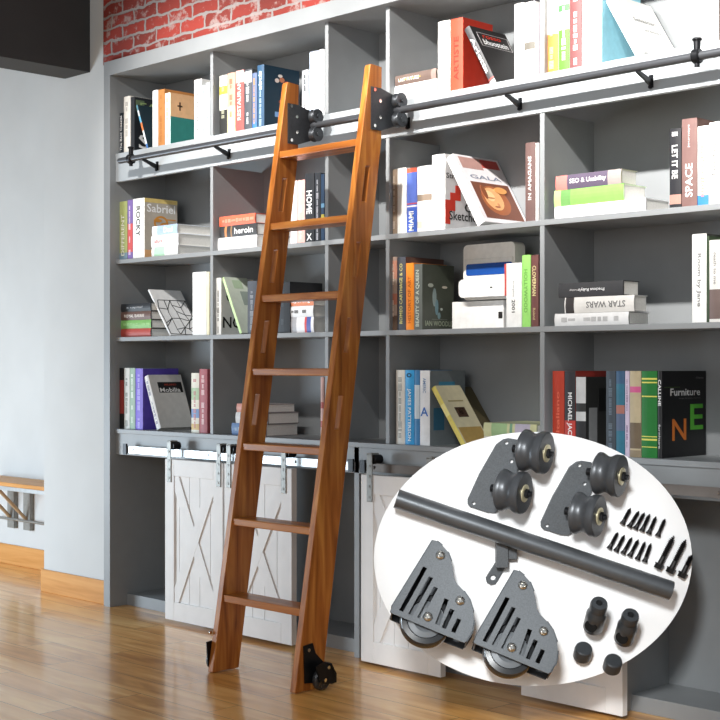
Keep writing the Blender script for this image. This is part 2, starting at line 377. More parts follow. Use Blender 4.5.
# ---------------------------------------------------------------- books
def book(label, o, w, dep, h, ang=0.0, flat=False, spine='ffffff', cover=None, bands=(), patches=(), st=None, ct=None, marks=None, hard=True, group=None, ovals=()):
    """local frame: x thickness, y depth, z height, spine facing -y, front cover facing +x"""
    cover = cover or spine
    e = thing('book', label, 'book', o, (0, -R(90) if flat else -ang, 0), group)
    mats = [mat(spine, .5), mat(cover, .45)]; idx = {}
    def mi(c):
        if c not in idx: mats.append(mat(c, .5)); idx[c] = len(mats)-1
        return idx[c]
    bm = bmesh.new(); bt = .0025; bu = min(.003, w*.12) if hard else .0008
    k = 5
    outer = [(w*i/k, -bu*math.sin(math.pi*i/k)) for i in range(k+1)]
    zc = sorted(set([0, h]+[a*h for b_ in bands for a in b_[:2]]))
    for z0, z1 in zip(zc, zc[1:]):
        zm = (z0+z1)/2/h; c = 0
        for b_ in bands:
            if b_[0] <= zm <= b_[1]: c = mi(b_[2])
        for (xa_, ya_), (xb_, yb_) in zip(outer, outer[1:]):
            vs = [bm.verts.new(p) for p in ((xa_, ya_, z0), (xb_, yb_, z0), (xb_, yb_, z1), (xa_, ya_, z1))]
            bm.faces.new(vs).material_index = c
    for zz in (0, h):
        vs = [bm.verts.new((x, y, zz)) for x, y in outer+[(w, .003), (0, .003)]]; bm.faces.new(vs).material_index = 1
    vs = [bm.verts.new(p) for p in ((0, .003, 0), (w, .003, 0), (w, .003, h), (0, .003, h))]; bm.faces.new(vs).material_index = 1
    box(bm, (0, 0, 0), (bt, dep, h), 1); box(bm, (w-bt, 0, 0), (w, dep, h), 1)
    for y0, y1, z0, z1, c in patches:
        box(bm, (w, y0*dep, z0*h), (w+.0004, y1*dep, z1*h), mi(c))
    for oi, (oy, oz, ry, rz, c) in enumerate(ovals):
        plate(bm, [(oy*dep+ry*dep*math.cos(a_*math.pi/12), oz*h+rz*h*math.sin(a_*math.pi/12)) for a_ in range(24)], Matrix(((0, 0, 1, w), (1, 0, 0, 0), (0, 1, 0, 0), (0, 0, 0, 1))), .0007+.0003*oi, (), mi(c))
    if marks:
        rs = random.Random(int(w*1e6)+int(h*1e5)); c = mi(marks)
        z = h*.9
        while z > h*.12:
            L = rs.uniform(.006, .02)*1.2; gx = w*rs.choice((.32, .36, .4))
            if rs.random() < .82:
                n = int(L/.004)+1
                for q in range(n): box(bm, (gx, -bu-.0004, z-q*.0045-.003), (w-gx, -bu+.001, z-q*.0045), c)
            z -= L+.008
    cm = obj('cover', bm, mats, e)
    bm = bmesh.new(); box(bm, (bt, .0031, .003), (w-bt, dep-.004, h-.003)); obj('pages', bm, PAGES, e)
    for s in (st or ()):
        s_, c, pos, L, hh = s[:5]; d = 1 if len(s) < 6 else s[5]
        if d == 'h': text('spine_title', s_, mat(c, .6), e, (w/2, -bu-.0005, pos*h), (1, 0, 0), (0, 0, 1), L*w, hh*h)
        else: text('spine_title', s_, mat(c, .6), e, (w/2, -bu-.0005, pos*h), (0, 0, -d), (d, 0, 0), L*h, hh*w)
    for s in (ct or ()):
        s_, c, py, pz, L, hh = s
        text('cover_title', s_, mat(c, .6), e, (w+.0008, py*dep, pz*h), (0, 1, 0), (0, 0, 1), L*dep, hh*h)
    return e
def up(row, u0, u1, vt, label, spine, cover=None, dep=.17, y=.022, **k):
    x0, x1 = X(u0, y)+.0007, X(u1, y)-.0007; z = ROW[row]
    return book(label, (x0, y, z), max(.006, x1-x0), dep, Z((u0+u1)/2, vt, y)-z, spine=spine, cover=cover, **k)
def lean(row, ub, ut, vt, thick, label, spine, cover=None, dep=.17, y=.03, **k):
    x0 = X(ub, y); z = ROW[row]; p = P(ut, vt, 1, y)
    a = math.atan2(x0-p.x, p.z-z); L = math.hypot(x0-p.x, p.z-z)
    return book(label, (x0, y, z+.0002), thick, dep, L, a, spine=spine, cover=cover, **k)
def stack(row, items, y=.03):
    z = ROW[row]
    for (u0, u1, th, dep, label, spine, cover, kw) in items:
        kw = dict(kw); yy = kw.pop('y', y)
        x0, x1 = X(u0, yy), X(u1, yy)
        book(label, (x1, yy, z), th-.0006, dep, x1-x0, flat=True, spine=spine, cover=cover, **kw); z += th
# ---- row 1, first bay from the left
up(1, 119.5, 123.6, 113, 'thin black book with white spine lettering, first on the top shelf at the far left', '1c242c', st=[('The Best Coastal', 'e8e8e8', .5, .85, .5, -1)])
up(1, 123.8, 130.5, 96.5, 'cream book with pale grey lettering second from left on the top shelf', 'e4dfd6', marks='b0aaa4')
up(1, 130.8, 134.5, 97, 'black book with a large white S on its cover, top shelf far left', '2a2c30', '23262b', dep=.15, ct=[('S', 'e8e8e8', .35, .2, .4, .26), ('EA', '8aa06a', .5, .85, .6, .12)], patches=[(.05, .35, .75, .95, '5a6a50')])
lean(1, 147, 136, 106, .011, 'slim leaning book with colourful spine beside the black S book, top shelf', 'd8dce0', '1f3038', dep=.13, bands=[(.0, .12, '4a78b8'), (.22, .42, 'e0e4e8'), (.42, .6, 'd87840'), (.6, .75, '6ab0d0'), (.88, 1, '5a8898')])
up(1, 152.5, 158, 90.5, 'plain white book left of the tan book on the top shelf', 'f2f0ec')
up(1, 158.2, 164.8, 89.5, 'tan orange spined book on the top shelf between white and peach books', 'b87c44', marks='a86c38')
up(1, 165, 170.5, 93, 'peach and teal covered book with a small cross emblem, top shelf', 'f0e0d0', 'e8b88a', dep=.185, bands=[(0, .5, 'dfeef0')], patches=[(0, 1, 0, .55, '2f8078'), (.25, .29, .68, .84, '5a4030'), (.2, .34, .75, .78, '5a4030')], marks='d0a888')
up(1, 194.2, 202, 79.5, 'tall white book lettered in grey, left of the first divider on the top shelf', 'f0efec', st=[('Centre 6t1h', '77787a', .42, .75, .4, -1)])
up(1, 202.2, 205.8, 85.5, 'pale blue thin book near the first divider on the top shelf', 'c8daec', marks='7a98c0', dep=.15)
up(1, 206, 209.7, 83, 'white thin book touching the first divider on the top shelf', 'eef0f4', marks='5070b0')
# ---- row 1, second bay
up(1, 219.5, 227.3, 75.5, 'white and yellow book with black foot, first in the second top compartment', 'e8e8de', bands=[(0, .42, '2c2c2a'), (.68, .82, 'd8d040')], marks='a8a890')
up(1, 227.5, 235.3, 73, 'salmon and cream spined book in the second top compartment', 'e0a088', bands=[(0, .45, 'e8cfa0')], marks='c05c40')
up(1, 235.5, 244, 70.5, 'red book lettered in pale letters in the second top compartment', 'c85450', st=[('RESTAURANT', 'f4d8d0', .55, .72, .42, -1)], bands=[(.8, 1, 'd8a49c')])
up(1, 244.2, 252, 69.5, 'charcoal book with broken white lettering in the second top compartment', '484c52', bands=[(.78, .97, 'b8bcb8')], marks='e8e8e8')
up(1, 252.2, 257, 73, 'slate blue thin book left of the navy book on the top shelf', '58688a', bands=[(0, .12, '3a70b8')], marks='c89050', dep=.15)
up(1, 257.4, 264.3, 65, 'navy book with flowers on its cover, behind the left ladder rail on the top shelf', '2f4f6c', '1e3444', dep=.185, marks='9ab0c0', st=[('abcb', 'b8c8d0', .75, .3, .5, -1)], patches=[(.3, .42, .2, .28, '7aa0d0')], ovals=[(.36, .78, .06, .035, 'd8c8c0'), (.5, .8, .07, .04, 'c07858'), (.45, .86, .06, .025, 'e0d8d0'), (.62, .76, .05, .03, 'b85040'), (.6, .55, .05, .03, 'a86048'), (.45, .45, .04, .025, '8a4a3c'), (.56, .7, .03, .02, 'e0c0a0')])
lean(1, 298, 308.5, 68, .014, 'dark book with white dotted spine leaning behind the ladder top', '50545a', 'b0b4b8', dep=.12, y=.06, marks='f0f0f0') if False else None
up(1, 302, 308.5, 70, 'grey and white book right of the left ladder top', 'a8acb0', 'd0d4d6', dep=.12, marks='303030', bands=[(0, .5, 'e8eaec')])
up(1, 309.5, 318.5, 51.5, 'pale blue book titled TOUR standing right of the left ladder rail', 'c4d0e4', st=[('TOUR', 'f8f8fc', .47, .3, .55)], marks=None)
up(1, 318.7, 324.3, 49.5, 'plain white book against the second divider on the top shelf', 'f2f2f2')
# ---- row 1, fourth bay
stack(1, [(395, 437.3, .060, .19, 'thick white book lying flat under the brown one on the top shelf', 'f4f4f2', 'eeeeee', {}),
          (395.5, 436.5, .036, .18, 'brown book with white and yellow lettering lying flat on the top shelf', '6a5850', '7a6a60', dict(st=[('LAST FUTURE', 'f0f0e8', .66, .5, .34), ('comedy cinema club', 'e8c840', .64, .55, .16)], bands=[(.0, .12, '9a8078')]))])
up(1, 438, 450.3, 21, 'white book left of the red book on the top shelf', 'f6f4f0', marks='d8d0cc')
up(1, 450.5, 463.2, 18.5, 'thick red book on the top shelf behind the leaning dark book', 'd85038', 'b83424', dep=.155, st=[('ARTISTE', 'b03020', .45, .6, .4, -1)])
lean(1, 491, 464.5, 30, .024, 'leaning black book with a boxed title panel on its cover, top shelf', '4a4a4c', '2a2828', dep=.19, st=[('Arietta', 'f6f6f6', .5, .62, .62)], bands=[(.0, .05, 'dcd8d8'), (.07, .09, 'c05048')],
     patches=[(.12, .97, .66, .665, 'c8c4c4'), (.12, .97, .9, .905, 'c8c4c4'), (.12, .13, .66, .905, 'c8c4c4'), (.96, .97, .66, .905, 'c8c4c4')], ct=[('bhuostein', 'f0f0f0', .54, .74, .68, .1), ('rosso', 'c03828', .5, .84, .5, .06)])
up(1, 514.3, 524.3, 3.5, 'tall white book with grey lettering, left of the one with the black square, top shelf', 'f2f0ec', marks='706c6c')
up(1, 524.5, 535.3, 2, 'tall white book with a small dark square on its spine, top shelf', 'f8f6f4', bands=[(.37, .47, '6c6860')])
up(1, 535.5, 538.4, 4, 'thin white book with pink lettering against the divider on the top shelf', 'f8eef4', marks='e0a0c8')
# ---- row 1, fifth bay
up(1, 545.5, 558.5, -8, 'white book with an orange foot in the top right compartment', 'f4f0e8', bands=[(0, .48, 'c07a38')], marks='e0b890')
up(1, 558.7, 569.6, -12, 'white book with a green foot in the top right compartment', 'eef2ea', bands=[(0, .5, '5ca838'), (.72, .8, '508050')], marks='ffffff')
up(1, 569.8, 581.8, -16, 'dusty pink book with white lettering in the top right compartment', '7c4c4c', marks='f4e8e8')
up(1, 582, 602, -14, 'thick white and pale cyan book in the top right compartment', 'f2f8f8', 'a0d8e8', bands=[(.0, .6, 'eafafa')], dep=.21)
lean(1, 637, 606, 2, .034, 'thick white book leaning with a handwritten cover in the top right compartment', 'f0f0f0', 'ecebe8', dep=.2, y=.04, ct=[('Sebastian', '909090', .5, .62, .6, .07), ('atelier', 'a0a0a0', .6, .45, .5, .05)])
up(1, 704, 719, -18, 'grey brown book with white crossing lines at the right end of the top shelf', '9a8e8a', dep=.2, patches=[(.1, .9, .3, .31, 'eeeeee')], st=[('/ \\ /', 'd8d0cc', .3, .5, .8), ('interior', 'e8e4e0', .82, .25, .4, -1)])
# ---- row 2, first bay
up(2, 119.5, 127.3, 201.5, 'olive green book, first on the second shelf at the left', 'a8b070', bands=[(0, .12, '7890a0')], st=[('DIFFERENT', 'f0f0e0', .42, .7, .4, -1)])
up(2, 127.5, 132.8, 200, 'purple and red spined book left of the ROCKY book', '8068a8', bands=[(.12, .6, 'd05858')], marks='e8d0e0')
up(2, 133, 144.6, 198.5, 'thick white book titled ROCKY with a golden emblem on its cover', 'f6f6f2', 'b4aca0', dep=.175, st=[('ROCKY', '1c1c1c', .62, .5, .36)], patches=[(0, 1, .93, 1, 'd8c078'), (0, 1, 0, .14, 'd8a878'), (.5, .95, .655, .675, 'c88838')], ovals=[(.5, .6, .22, .12, 'c88838'), (.5, .6, .16, .085, 'b4aca0'), (.62, .56, .16, .05, 'c88838'), (.68, .545, .12, .035, 'b4aca0'), (.4, .64, .12, .03, 'c88838')], ct=[('Sabriel', 'f0f0f0', .5, .84, .86, .14)])
stack(2, [(152, 178, .042, .20, 'white book with a green patch, lowest of the left stack on the second shelf', 'f4f6f2', 'f0f0f0', dict(bands=[(.5, .9, 'b8e0c0')])),
          (151.5, 178.5, .050, .205, 'white book in the middle of the left stack on the second shelf', 'f6f4f4', 'f2f2f2', dict(st=[('allure', 'd08080', .72, .3, .3)])),
          (152.5, 177.5, .040, .20, 'white and blue book topmost of the left stack on the second shelf', 'a8c0e4', 'e8eef6', dict(st=[('Deal', 'ffffff', .35, .35, .6)], bands=[(.8, 1, 'e8eef4')]))], y=.03)
# ---- row 2, second bay
stack(2, [(218, 257, .052, .19, 'white book at the bottom of the red-topped stack on the second shelf', 'f4f2f2', 'e8e8e8', {}),
          (220, 257, .046, .18, 'black book lettered in white in the middle of the red-topped stack', '38383a', '6a6462', dict(st=[('heroin', 'f4f4f4', .34, .5, .55)], bands=[(.8, .86, 'c08050'), (.66, .7, '907050')])),
          (219.5, 255.5, .040, .18, 'bright red book topmost of its stack on the second shelf', 'e4684c', 'c04c38', dict(marks='f0a088'))])
up(2, 290.5, 297.3, 181, 'white book behind the ladder on the second shelf', 'f0e4e4')
up(2, 297.5, 305, 180, 'pink spined book left of the black HOME book', 'eab0a8', marks='f4d8d4')
up(2, 305.2, 314.5, 173.5, 'black book titled HOME behind the ladder on the second shelf', '26282c', st=[('HOME', 'f2f2f2', .58, .34, .62), ('X', 'e8e8e8', .08, .6, .1, 'h')])
up(2, 315, 320.7, 173, 'dark grey book with white lettering right of the HOME book', '34383e', marks='d8d8e0')
up(2, 320.9, 324.5, 174, 'dark blue thin book with yellow marks against the second divider', '2c4460', bands=[(.3, .4, 'c8b850'), (.5, .56, '70a0c0')])
# ---- row 2, fourth bay
up(2, 391.7, 397.2, 169.5, 'brown spined thin book, first in the middle compartment of the second shelf', '8c7864', marks='c0b0a0')
up(2, 397.4, 406.6, 168, 'plain white book left of the blue and red one on the second shelf', 'f2f0ea')
up(2, 406.8, 417, 168, 'blue book with red top and white band on the second shelf', '5a70c0', bands=[(.93, 1, 'd06048'), (.4, .42, 'f0f0f0'), (.44, .46, 'c04848'), (.0, .38, '3c5cb4')], st=[('MIAMI', 'f4f4f4', .18, .3, .5, -1)])
up(2, 417.2, 431.8, 166, 'white book with a brown square on its spine on the second shelf', 'f8f6f2', bands=[(.47, .57, '988878'), (.06, .16, 'e4dcc8')])
up(2, 432, 445.3, 154.5, 'white book with a red stripe and black scribbles on its cover, second shelf', 'f8f8f8', 'dcdcdc', dep=.2, ct=[('Sketches', '303030', .5, .2, .8, .12), ('Oo', '404040', .7, .32, .4, .12), ('Street', '303030', .25, .72, .45, .07)], patches=[(.0, .13, .08, .4, 'd04030'), (.13, .26, .26, .5, 'd04030'), (.26, .4, .4, .6, 'd04030')])
lean(2, 478, 446.5, 159.5, .034, 'white book leaning with a sepia portrait photo on its cover, second shelf', 'f6f4f4', 'ece6e8', dep=.235, y=.03, patches=[(.08, .55, .80, .97, 'b89088'), (.55, .95, .84, .97, 'c85048'), (.1, .95, .06, .60, '7a4c3c'), ], ovals=[(.5, .34, .3, .22, 'a86440'), (.46, .36, .2, .17, 'e8ae78'), (.4, .4, .1, .08, 'f6cc98'), (.40, .37, .09, .012, 'c08458'), (.50, .27, .03, .03, 'c88c60'), (.46, .24, .06, .010, 'a86444'), (.3, .45, .05, .10, '8a5034'), (.7, .5, .14, .05, 'e0a060')], ct=[('GALA', '8890a0', .5, .68, .7, .06)])
lean(2, 493, 462, 163, .012, 'black book leaning behind the portrait book on the second shelf', '2c2c2e', '242426', dep=.12, y=.17)
up(2, 525.3, 535.3, 142.5, 'brown book with white lettering near the right divider on the second shelf', '6c5450', st=[('IN AMAGANS', 'f4ece8', .55, .55, .34, -1)])
up(2, 535.5, 538.5, 143, 'thin white book against the right divider on the second shelf', 'f4f0ee')
# ---- row 2, fifth bay
stack(2, [(555, 646, .040, .13, 'wide white book at the bottom of the green stack on the second shelf', 'fafafa', 'f0f0f0', dict(y=.025)),
          (554.5, 624, .052, .12, 'lime green book in the middle of the stack on the second shelf', '84c85c', 'd8ecc8', dict(bands=[(.9, 1, 'b0e488'), (.76, .9, '6c9c58')])),
          (556, 621.5, .046, .085, 'purple grey book topmost of its stack on the second shelf, red at one end', '5e5266', 'a8a890', dict(st=[('SEO & Usability', 'f8f4f4', .50, .56, .42)], bands=[(.82, 1, 'e08078'), (.0, .2, 'a49894')]))])
up(2, 669.5, 681.4, 128.5, 'black book titled LET IT BE on the second shelf at the right', '26262a', st=[('LET IT BE', 'f4f4f4', .58, .42, .5), ('iii', 'f4f4f4', .93, .05, .5)], bands=[(.05, .17, 'b08478')])
up(2, 681.7, 697.3, 118.5, 'dusty brown book titled SPACE beside the black book on the second shelf', '785c58', '5c4844', st=[('SPACE', 'f4ecec', .3, .38, .48, -1), ('journeys', 'd8c8c8', .8, .26, .16, -1)], dep=.2)
up(2, 697.5, 708.7, 126, 'white book with a blue foot between the brown and cream books, second shelf', 'ecebe8', bands=[(0, .13, '3a80c8')], marks='c08878')
up(2, 709, 721, 122, 'cream book with grey handwriting at the right end of the second shelf', 'dedcd4', st=[('Nostalgie', '808080', .6, .5, .5, -1)])
# ---- row 3, first bay
SK = 'books stacked at the far left of the third shelf'
stack(3, [(119, 151, .037, .17, 'red book, lowest of the stack of four at the far left of the third shelf', 'b84c40', '4a4240', {}),
          (118.5, 151.3, .037, .17, 'green book, second from bottom of the stack of four on the third shelf', '80b868', '4a5048', dict(marks='a8d890')),
          (119, 151, .037, .17, 'brown book with white lettering, second from the top of the stack of four', '6a5048', '3c3634', dict(st=[('ROYAL BARRIE', 'f0e8e0', .5, .62, .36)])),
          (119.5, 151, .035, .17, 'black book, topmost of the stack of four at the far left', '2e3034', '2a2c30', dict(st=[('a capital', 'b0b4b8', .5, .5, .3)]))])
e = lean(3, 170, 148, 290.5, .008, 'white leaning book covered in a web of black lines on the third shelf', 'f2f2f2', 'ececec', dep=.17, y=.05)
bm = bmesh.new(); rs = random.Random(3)
bl = .21
nodes = {}
for a in range(5):
    for c in range(6): nodes[a, c] = Vector((.0083, min(.166, max(.004, .005+a*.04+rs.uniform(-.014, .014))), min(.195, max(.004, .006+c*.038+rs.uniform(-.016, .016)))))
for (a, c), p_ in nodes.items():
    for dn in ((1, 0), (0, 1), (1, 1)):
        q_ = nodes.get((a+dn[0], c+dn[1]))
        if q_ and (dn != (1, 1) or (a+c) % 2) and (rs.random() < .8 or dn == (0, 1)): cyl(bm, p_, q_, .0017, 5)
obj('line_pattern', bm, mat('202020'), e)
up(3, 192.5, 206.5, 272, 'thick plain white book near the first divider on the third shelf', 'f6f6f4', dep=.15)
up(3, 206.7, 209.5, 272, 'cream thin book touching the first divider on the third shelf', 'f0e8c8')
# ---- row 3, second bay
up(3, 216, 221.3, 278, 'white book with NO in big black letters on its cover, third shelf', 'f2f2ee', 'd0d0ce', dep=.17, marks='909090', ct=[('NO', '181818', .35, .22, .6, .2), ('C', '181818', .3, .68, .3, .22)])
lean(3, 240, 222, 278.5, .013, 'pale green book leaning beside the NO book on the third shelf', 'cdeeb0', 'c4cec0', dep=.12, y=.03, patches=[(.5, 1, .5, .75, '8c9890'), (.3, .7, .8, .95, 'a8bca0')])
up(3, 247.5, 257, 281, 'dark grey book right of the leaning green one, third shelf behind the ladder', '484c54', marks='888c92')
up(3, 276, 290, 282, 'thick black book behind the ladder on the third shelf', '222428', marks='40444a')
stack(3, [(280, 314, .060, .16, 'white book with a grey funnel shape, lowest of its stack behind the ladder', 'f0eef0', 'e8e8e8', dict(bands=[(.5, .8, 'b0b0b4'), (.08, .2, '5868b0'), (.2, .26, 'd85050')])),
          (280, 313.5, .042, .16, 'white book with a barcode in the middle of its stack behind the ladder', 'e8eaec', 'e0e0e0', dict(marks='404040')),
          (280, 314, .035, .16, 'orange and white book topmost of its stack behind the ladder on the third shelf', 'e0885c', 'f0e8e0', dict(st=[('Transporting', 'ffffff', .5, .8, .45)]))], y=.03)
# ---- row 3, fourth bay
up(3, 390, 397.2, 257, 'speckled red and brown spined book, first in the middle of the third shelf', 'b8a090', bands=[(.7, .95, 'd89880'), (.0, .2, '705848'), (.35, .5, 'c88068')], marks='e8d8c8', dep=.2)
up(3, 397.4, 405.8, 257, 'dark grey book lettered in yellow left of the orange book', '4c4f58', '5a4038', dep=.2, st=[('ROMEO CARTHAGE & CO', 'd8d080', .5, .82, .36, -1)])
up(3, 406, 414, 263, 'bright orange book on the third shelf', 'f08c28', st=[('HISTORY OF ART', 'b85810', .45, .7, .4, -1)])
up(3, 414.2, 422.4, 264, 'dark olive book with a misty face on its cover on the third shelf', '6e7470', '4a4e44', dep=.165, st=[('BEAUTY OF A QUEEN', 'd8e0d0', .48, .86, .5, -1)], ct=[('IAN WOODLE', 'a8b098', .52, .1, .86, .08)], patches=[(.3, .8, .16, .165, '8a9084')], ovals=[(.38, .5, .06, .14, '8c9a98'), (.45, .35, .05, .12, '6e8c94'), (.26, .68, .08, .03, 'a8aca0'), (.7, .66, .08, .02, 'c8c0b0'), (.6, .32, .03, .02, 'b0b8b0'), (.52, .22, .04, .05, '7c9498')])
up(3, 506.3, 521.8, 263, 'thick white book with 2001 on its spine left of the lime green book', 'efefed', st=[('2001', '303030', .33, .2, .22), ('Scorpion', '909090', .6, .25, .14)])
up(3, 522, 530.8, 255, 'lime green book on the third shelf near the right divider', '98d870', st=[('HOLLYWOOD', '70a850', .5, .6, .4)])
up(3, 531, 538.6, 255, 'dark maroon book with cream lettering against the right divider, third shelf', '6c4440', st=[('CLOVERMAN', 'e8d8a0', .64, .42, .5), ('Roland', 'c0a880', .18, .16, .35)])
# white box with an electronic unit on it
yb = .13
b0, b1 = X(452, yb), X(503.5, yb); bz = ROW[3]
wt = Z(480, 301, yb)-bz
t = thing('storage_box', 'white box with a small black square standing between the olive and white books', 'box', (b0, yb, bz))
boxes('box_body', [((0, 0, 0), (b1-b0, .12, wt))], mat('ecebe8', .5), t, .002)
sq = X(502, yb)-b0
boxes('black_square', [((b1-b0-.022, -.0008, .035), (b1-b0-.004, 0, .058))], mat('1a1410'), t)
c0, c1 = X(458.5, yb-.03), X(512, yb-.03)
t = thing('electronic_panel', 'grey plastic electronic unit with a blue screen resting on the white box', 'device', (c0, yb, bz+wt))
ww = c1-c0; hh = Z(480, 244, yb)-bz-wt
def rrect(x0, y0, x1, y1, r_, n=6):
    o = []
    for cx, cy, a0 in ((x1-r_, y1-r_, 0), (x0+r_, y1-r_, 90), (x0+r_, y0+r_, 180), (x1-r_, y0+r_, 270)):
        for i in range(n+1):
            a = R(a0+90*i/n); o.append((cx+r_*math.cos(a), cy+r_*math.sin(a)))
    return o
MXZ = Matrix(((1, 0, 0, 0), (0, 0, -1, 0), (0, 1, 0, 0), (0, 0, 0, 1)))
bm = bmesh.new(); plate(bm, rrect(-.004, .004, ww-.012, hh, .018), Matrix.Translation((0, .055, 0)) @ MXZ, .055); obj('housing', bm, mat('e8e6e0', .5), t, bevel=.004)
boxes('bezel', [((.004, -.004, .075), (ww-.018, 0, hh-.05))], mat('dcdad4', .5), t, .002)
bm = bmesh.new(); plate(bm, rrect(.014, .088, ww-.020, .128, .008), Matrix.Translation((0, -.004, 0)) @ MXZ, .002); obj('screen', bm, mat('1c4a94', .2), t)
bm = bmesh.new(); plate(bm, rrect(.0, .012, ww-.016, .074, .018), Matrix.Translation((0, 0, 0)) @ MXZ, .03); obj('front_lip', bm, mat('eeeeec', .4), t, bevel=.006)
boxes('indicator', [((ww*.6, -.031, .04), (ww*.64, -.0300, .045))], mat('303030'), t)
boxes('red_label', [((ww-.030, -.033, .012), (ww-.017, -.0305, .118))], mat('b84840'), t)
# ---- row 3, fifth bay
stack(3, [(555, 629, .040, .11, 'pale grey book at the bottom of the right stack on the third shelf', 'dcdcdc', '8a8a8a', dict(marks='a8a8a8')),
          (565, 634.5, .050, .07, 'light grey book with block capitals in the middle of the right stack', 'd8d6d2', 'c8c8c6', dict(st=[('STAR WARS', '707070', .40, .56, .4, -1)], bands=[(.86, .985, '383434')])),
          (559, 623.5, .046, .085, 'black book with upside-down white lettering topmost of the right stack', '38383a', '3a3a3c', dict(st=[('Precious Ruby\'s', 'e8e8e8', .48, .4, .28, -1), ('Family Weddings', 'c0c0c0', .7, .24, .14, -1)]))])
up(3, 692, 706.8, 234, 'tall white book lettered Room on the third shelf at the right', 'e6e6e4', '4a4a48', st=[('Room by Jane', '787878', .48, .6, .34), ], dep=.16)
up(3, 707, 709, 236, 'thin dark green book between two pale books on the third shelf', '3a4a34', dep=.18)
up(3, 709.2, 722, 240, 'pale book with a brown oval label at the right end of the third shelf', 'd4d2ce', dep=.16, st=[('death to me', '808080', .66, .4, .24)], bands=[(.04, .4, '6c5c58')])
# ---- row 4, first bay
up(4, 119.2, 124, 368, 'black and red thin book, first on the lowest shelf at the left', '242426', bands=[(.25, .8, 'a03c38')])
up(4, 124.2, 129.8, 368, 'white book with grey lettering, second on the lowest shelf', 'dcdcd6', marks='808078')
up(4, 130, 135.3, 368, 'sage green book left of the purple one on the lowest shelf', '9cb8a4', marks='e8f0e8')
up(4, 135.5, 143, 368.5, 'bright purple book behind the leaning grey book on the lowest shelf', '7a64d0', '5a48b0', dep=.19, marks='b0a4e8')
lean(4, 157, 144.2, 377.5, .030, 'leaning light grey book with a black title panel on its cover, lowest shelf', 'e8e6e4', 'd2d0ce', dep=.175, y=.03, marks='8888a0', patches=[(.22, .95, .66, .86, '1c1a1c')], ct=[('Mobilia', 'f0f0f0', .56, .71, .62, .08), ('MILANO', 'b04030', .6, .81, .36, .035)])
up(4, 191.3, 199.2, 373, 'cream book with coloured patches near the first divider on the lowest shelf', 'e8e4d4', bands=[(.55, .75, 'b0c8a0'), (.25, .4, '7898c8'), (.05, .15, 'd8b878')], marks='c07070')
up(4, 199.4, 207.4, 369, 'dusty red book with white lettering touching the first divider, lowest shelf', 'a85058', marks='e8c8c8')
# ---- row 4, second bay
stack(4, [(232, 266, .048, .17, 'blue book with white foot, lowest of the stack on the lowest shelf', '5a7cac', '9a9494', dict(bands=[(.0, .15, 'e0e4e8')], marks='a0b8d0')),
          (236, 268, .044, .165, 'black and white book in the middle of the stack behind the ladder, lowest shelf', '34363a', '8e8888', dict(bands=[(.35, .62, 'e8e8e8'), (.85, 1, 'd8d8d8')])),
          (237, 265, .034, .16, 'peach coloured book topmost of the stack on the lowest shelf', 'd8988a', 'a09898', {})])
up(4, 320.5, 323.8, 377, 'thin red and white book standing behind the right ladder rail, lowest shelf', 'd0a8a0', bands=[(.2, .3, 'b05048'), (.5, .6, 'b05048')], dep=.12)
# ---- row 4, fourth bay
up(4, 396, 405, 370, 'white book with grey lettering left of the bright blue one', 'e2dfd6', marks='989890')
up(4, 405.2, 414.2, 370, 'bright blue book with white capitals on the lowest shelf', '38a0dc', st=[('JAMES PATTERSON', 'e8f4fc', .4, .7, .46), ('o', '103858', .93, .06, .6)])
up(4, 414.4, 419.8, 370, 'blue and white thin book between the bright blue and white books, lowest shelf', '4484b8', bands=[(.35, .8, 'd0dce4')])
up(4, 420, 430, 370.5, 'white book with a blue letter A on its spine and a grey blue cover', 'e8eaec', '7c8488', dep=.185, st=[('A', '3a70c0', .45, .8, .12, 'h'), ('AMERIC', '7090b8', .8, .2, .3)], patches=[(.25, .7, .55, .85, '4c90b0'), (.1, .4, .2, .5, '3a6c88'), (.5, .9, .3, .5, '3a7898')])
lean(4, 462, 431.5, 389, .020, 'leaning yellow book with a dark picture on its cover, lowest shelf', 'd8c868', 'dcd2b0', dep=.13, y=.03, bands=[(.5, .7, 'e8dc90')], patches=[(.3, .7, .45, .62, '4a3428'), (.42, .58, .5, .6, 'c8a890'), (.05, .95, .02, .28, 'b89858'), (.2, .8, .72, .74, 'a89868')])
lean(4, 479, 449, 390, .016, 'olive brown book leaning behind the yellow book on the lowest shelf', '7a6a48', '5e543a', dep=.12, y=.165)
stack(4, [(484, 537, .042, .22, 'pale book under the green patterned one near the right divider, lowest shelf', 'd0ccbc', 'c8c4b4', {}),
          (484, 537, .045, .22, 'green and cream patterned book lying flat in front of the right divider, lowest shelf', 'c0c094', 'b8bc98', dict(bands=[(.55, .85, '94b080'), (.12, .4, 'b0a8b8'), (.45, .5, '70987c')]))])
# ---- row 4, fifth bay
up(4, 552.5, 564.3, 371, 'red book first in the lower right compartment', 'b43c28', st=[('Italiano', 'd86850', .5, .5, .3, -1)], marks=None)
up(4, 564.5, 575.6, 371, 'black and red book with white capitals in the lower right compartment', '302e32', '8a2820', dep=.2, bands=[(.0, .4, 'b83c34')], st=[('MICHAEL JACKSON', 'f0f0f0', .37, .74, .5)])
up(4, 575.9, 586, 377, 'white and black blocked book beside the black and red one, lower right', 'c4c4c4', '30302f', dep=.17, bands=[(.0, .43, '28282a'), (.55, .66, '2c2c2c')], patches=[(.1, .35, .1, .6, '8e8e8e'), (.4, .8, .55, .85, '171717')])
up(4, 606, 615.8, 371, 'dark slate book left of the teal one in the lower right compartment', '404850', marks='687480')
up(4, 616, 624.8, 371, 'teal and blue banded book in the lower right compartment', '2c6a80', bands=[(.3, .5, '54627c'), (.5, .6, 'a0685c'), (.85, 1, '385878')])
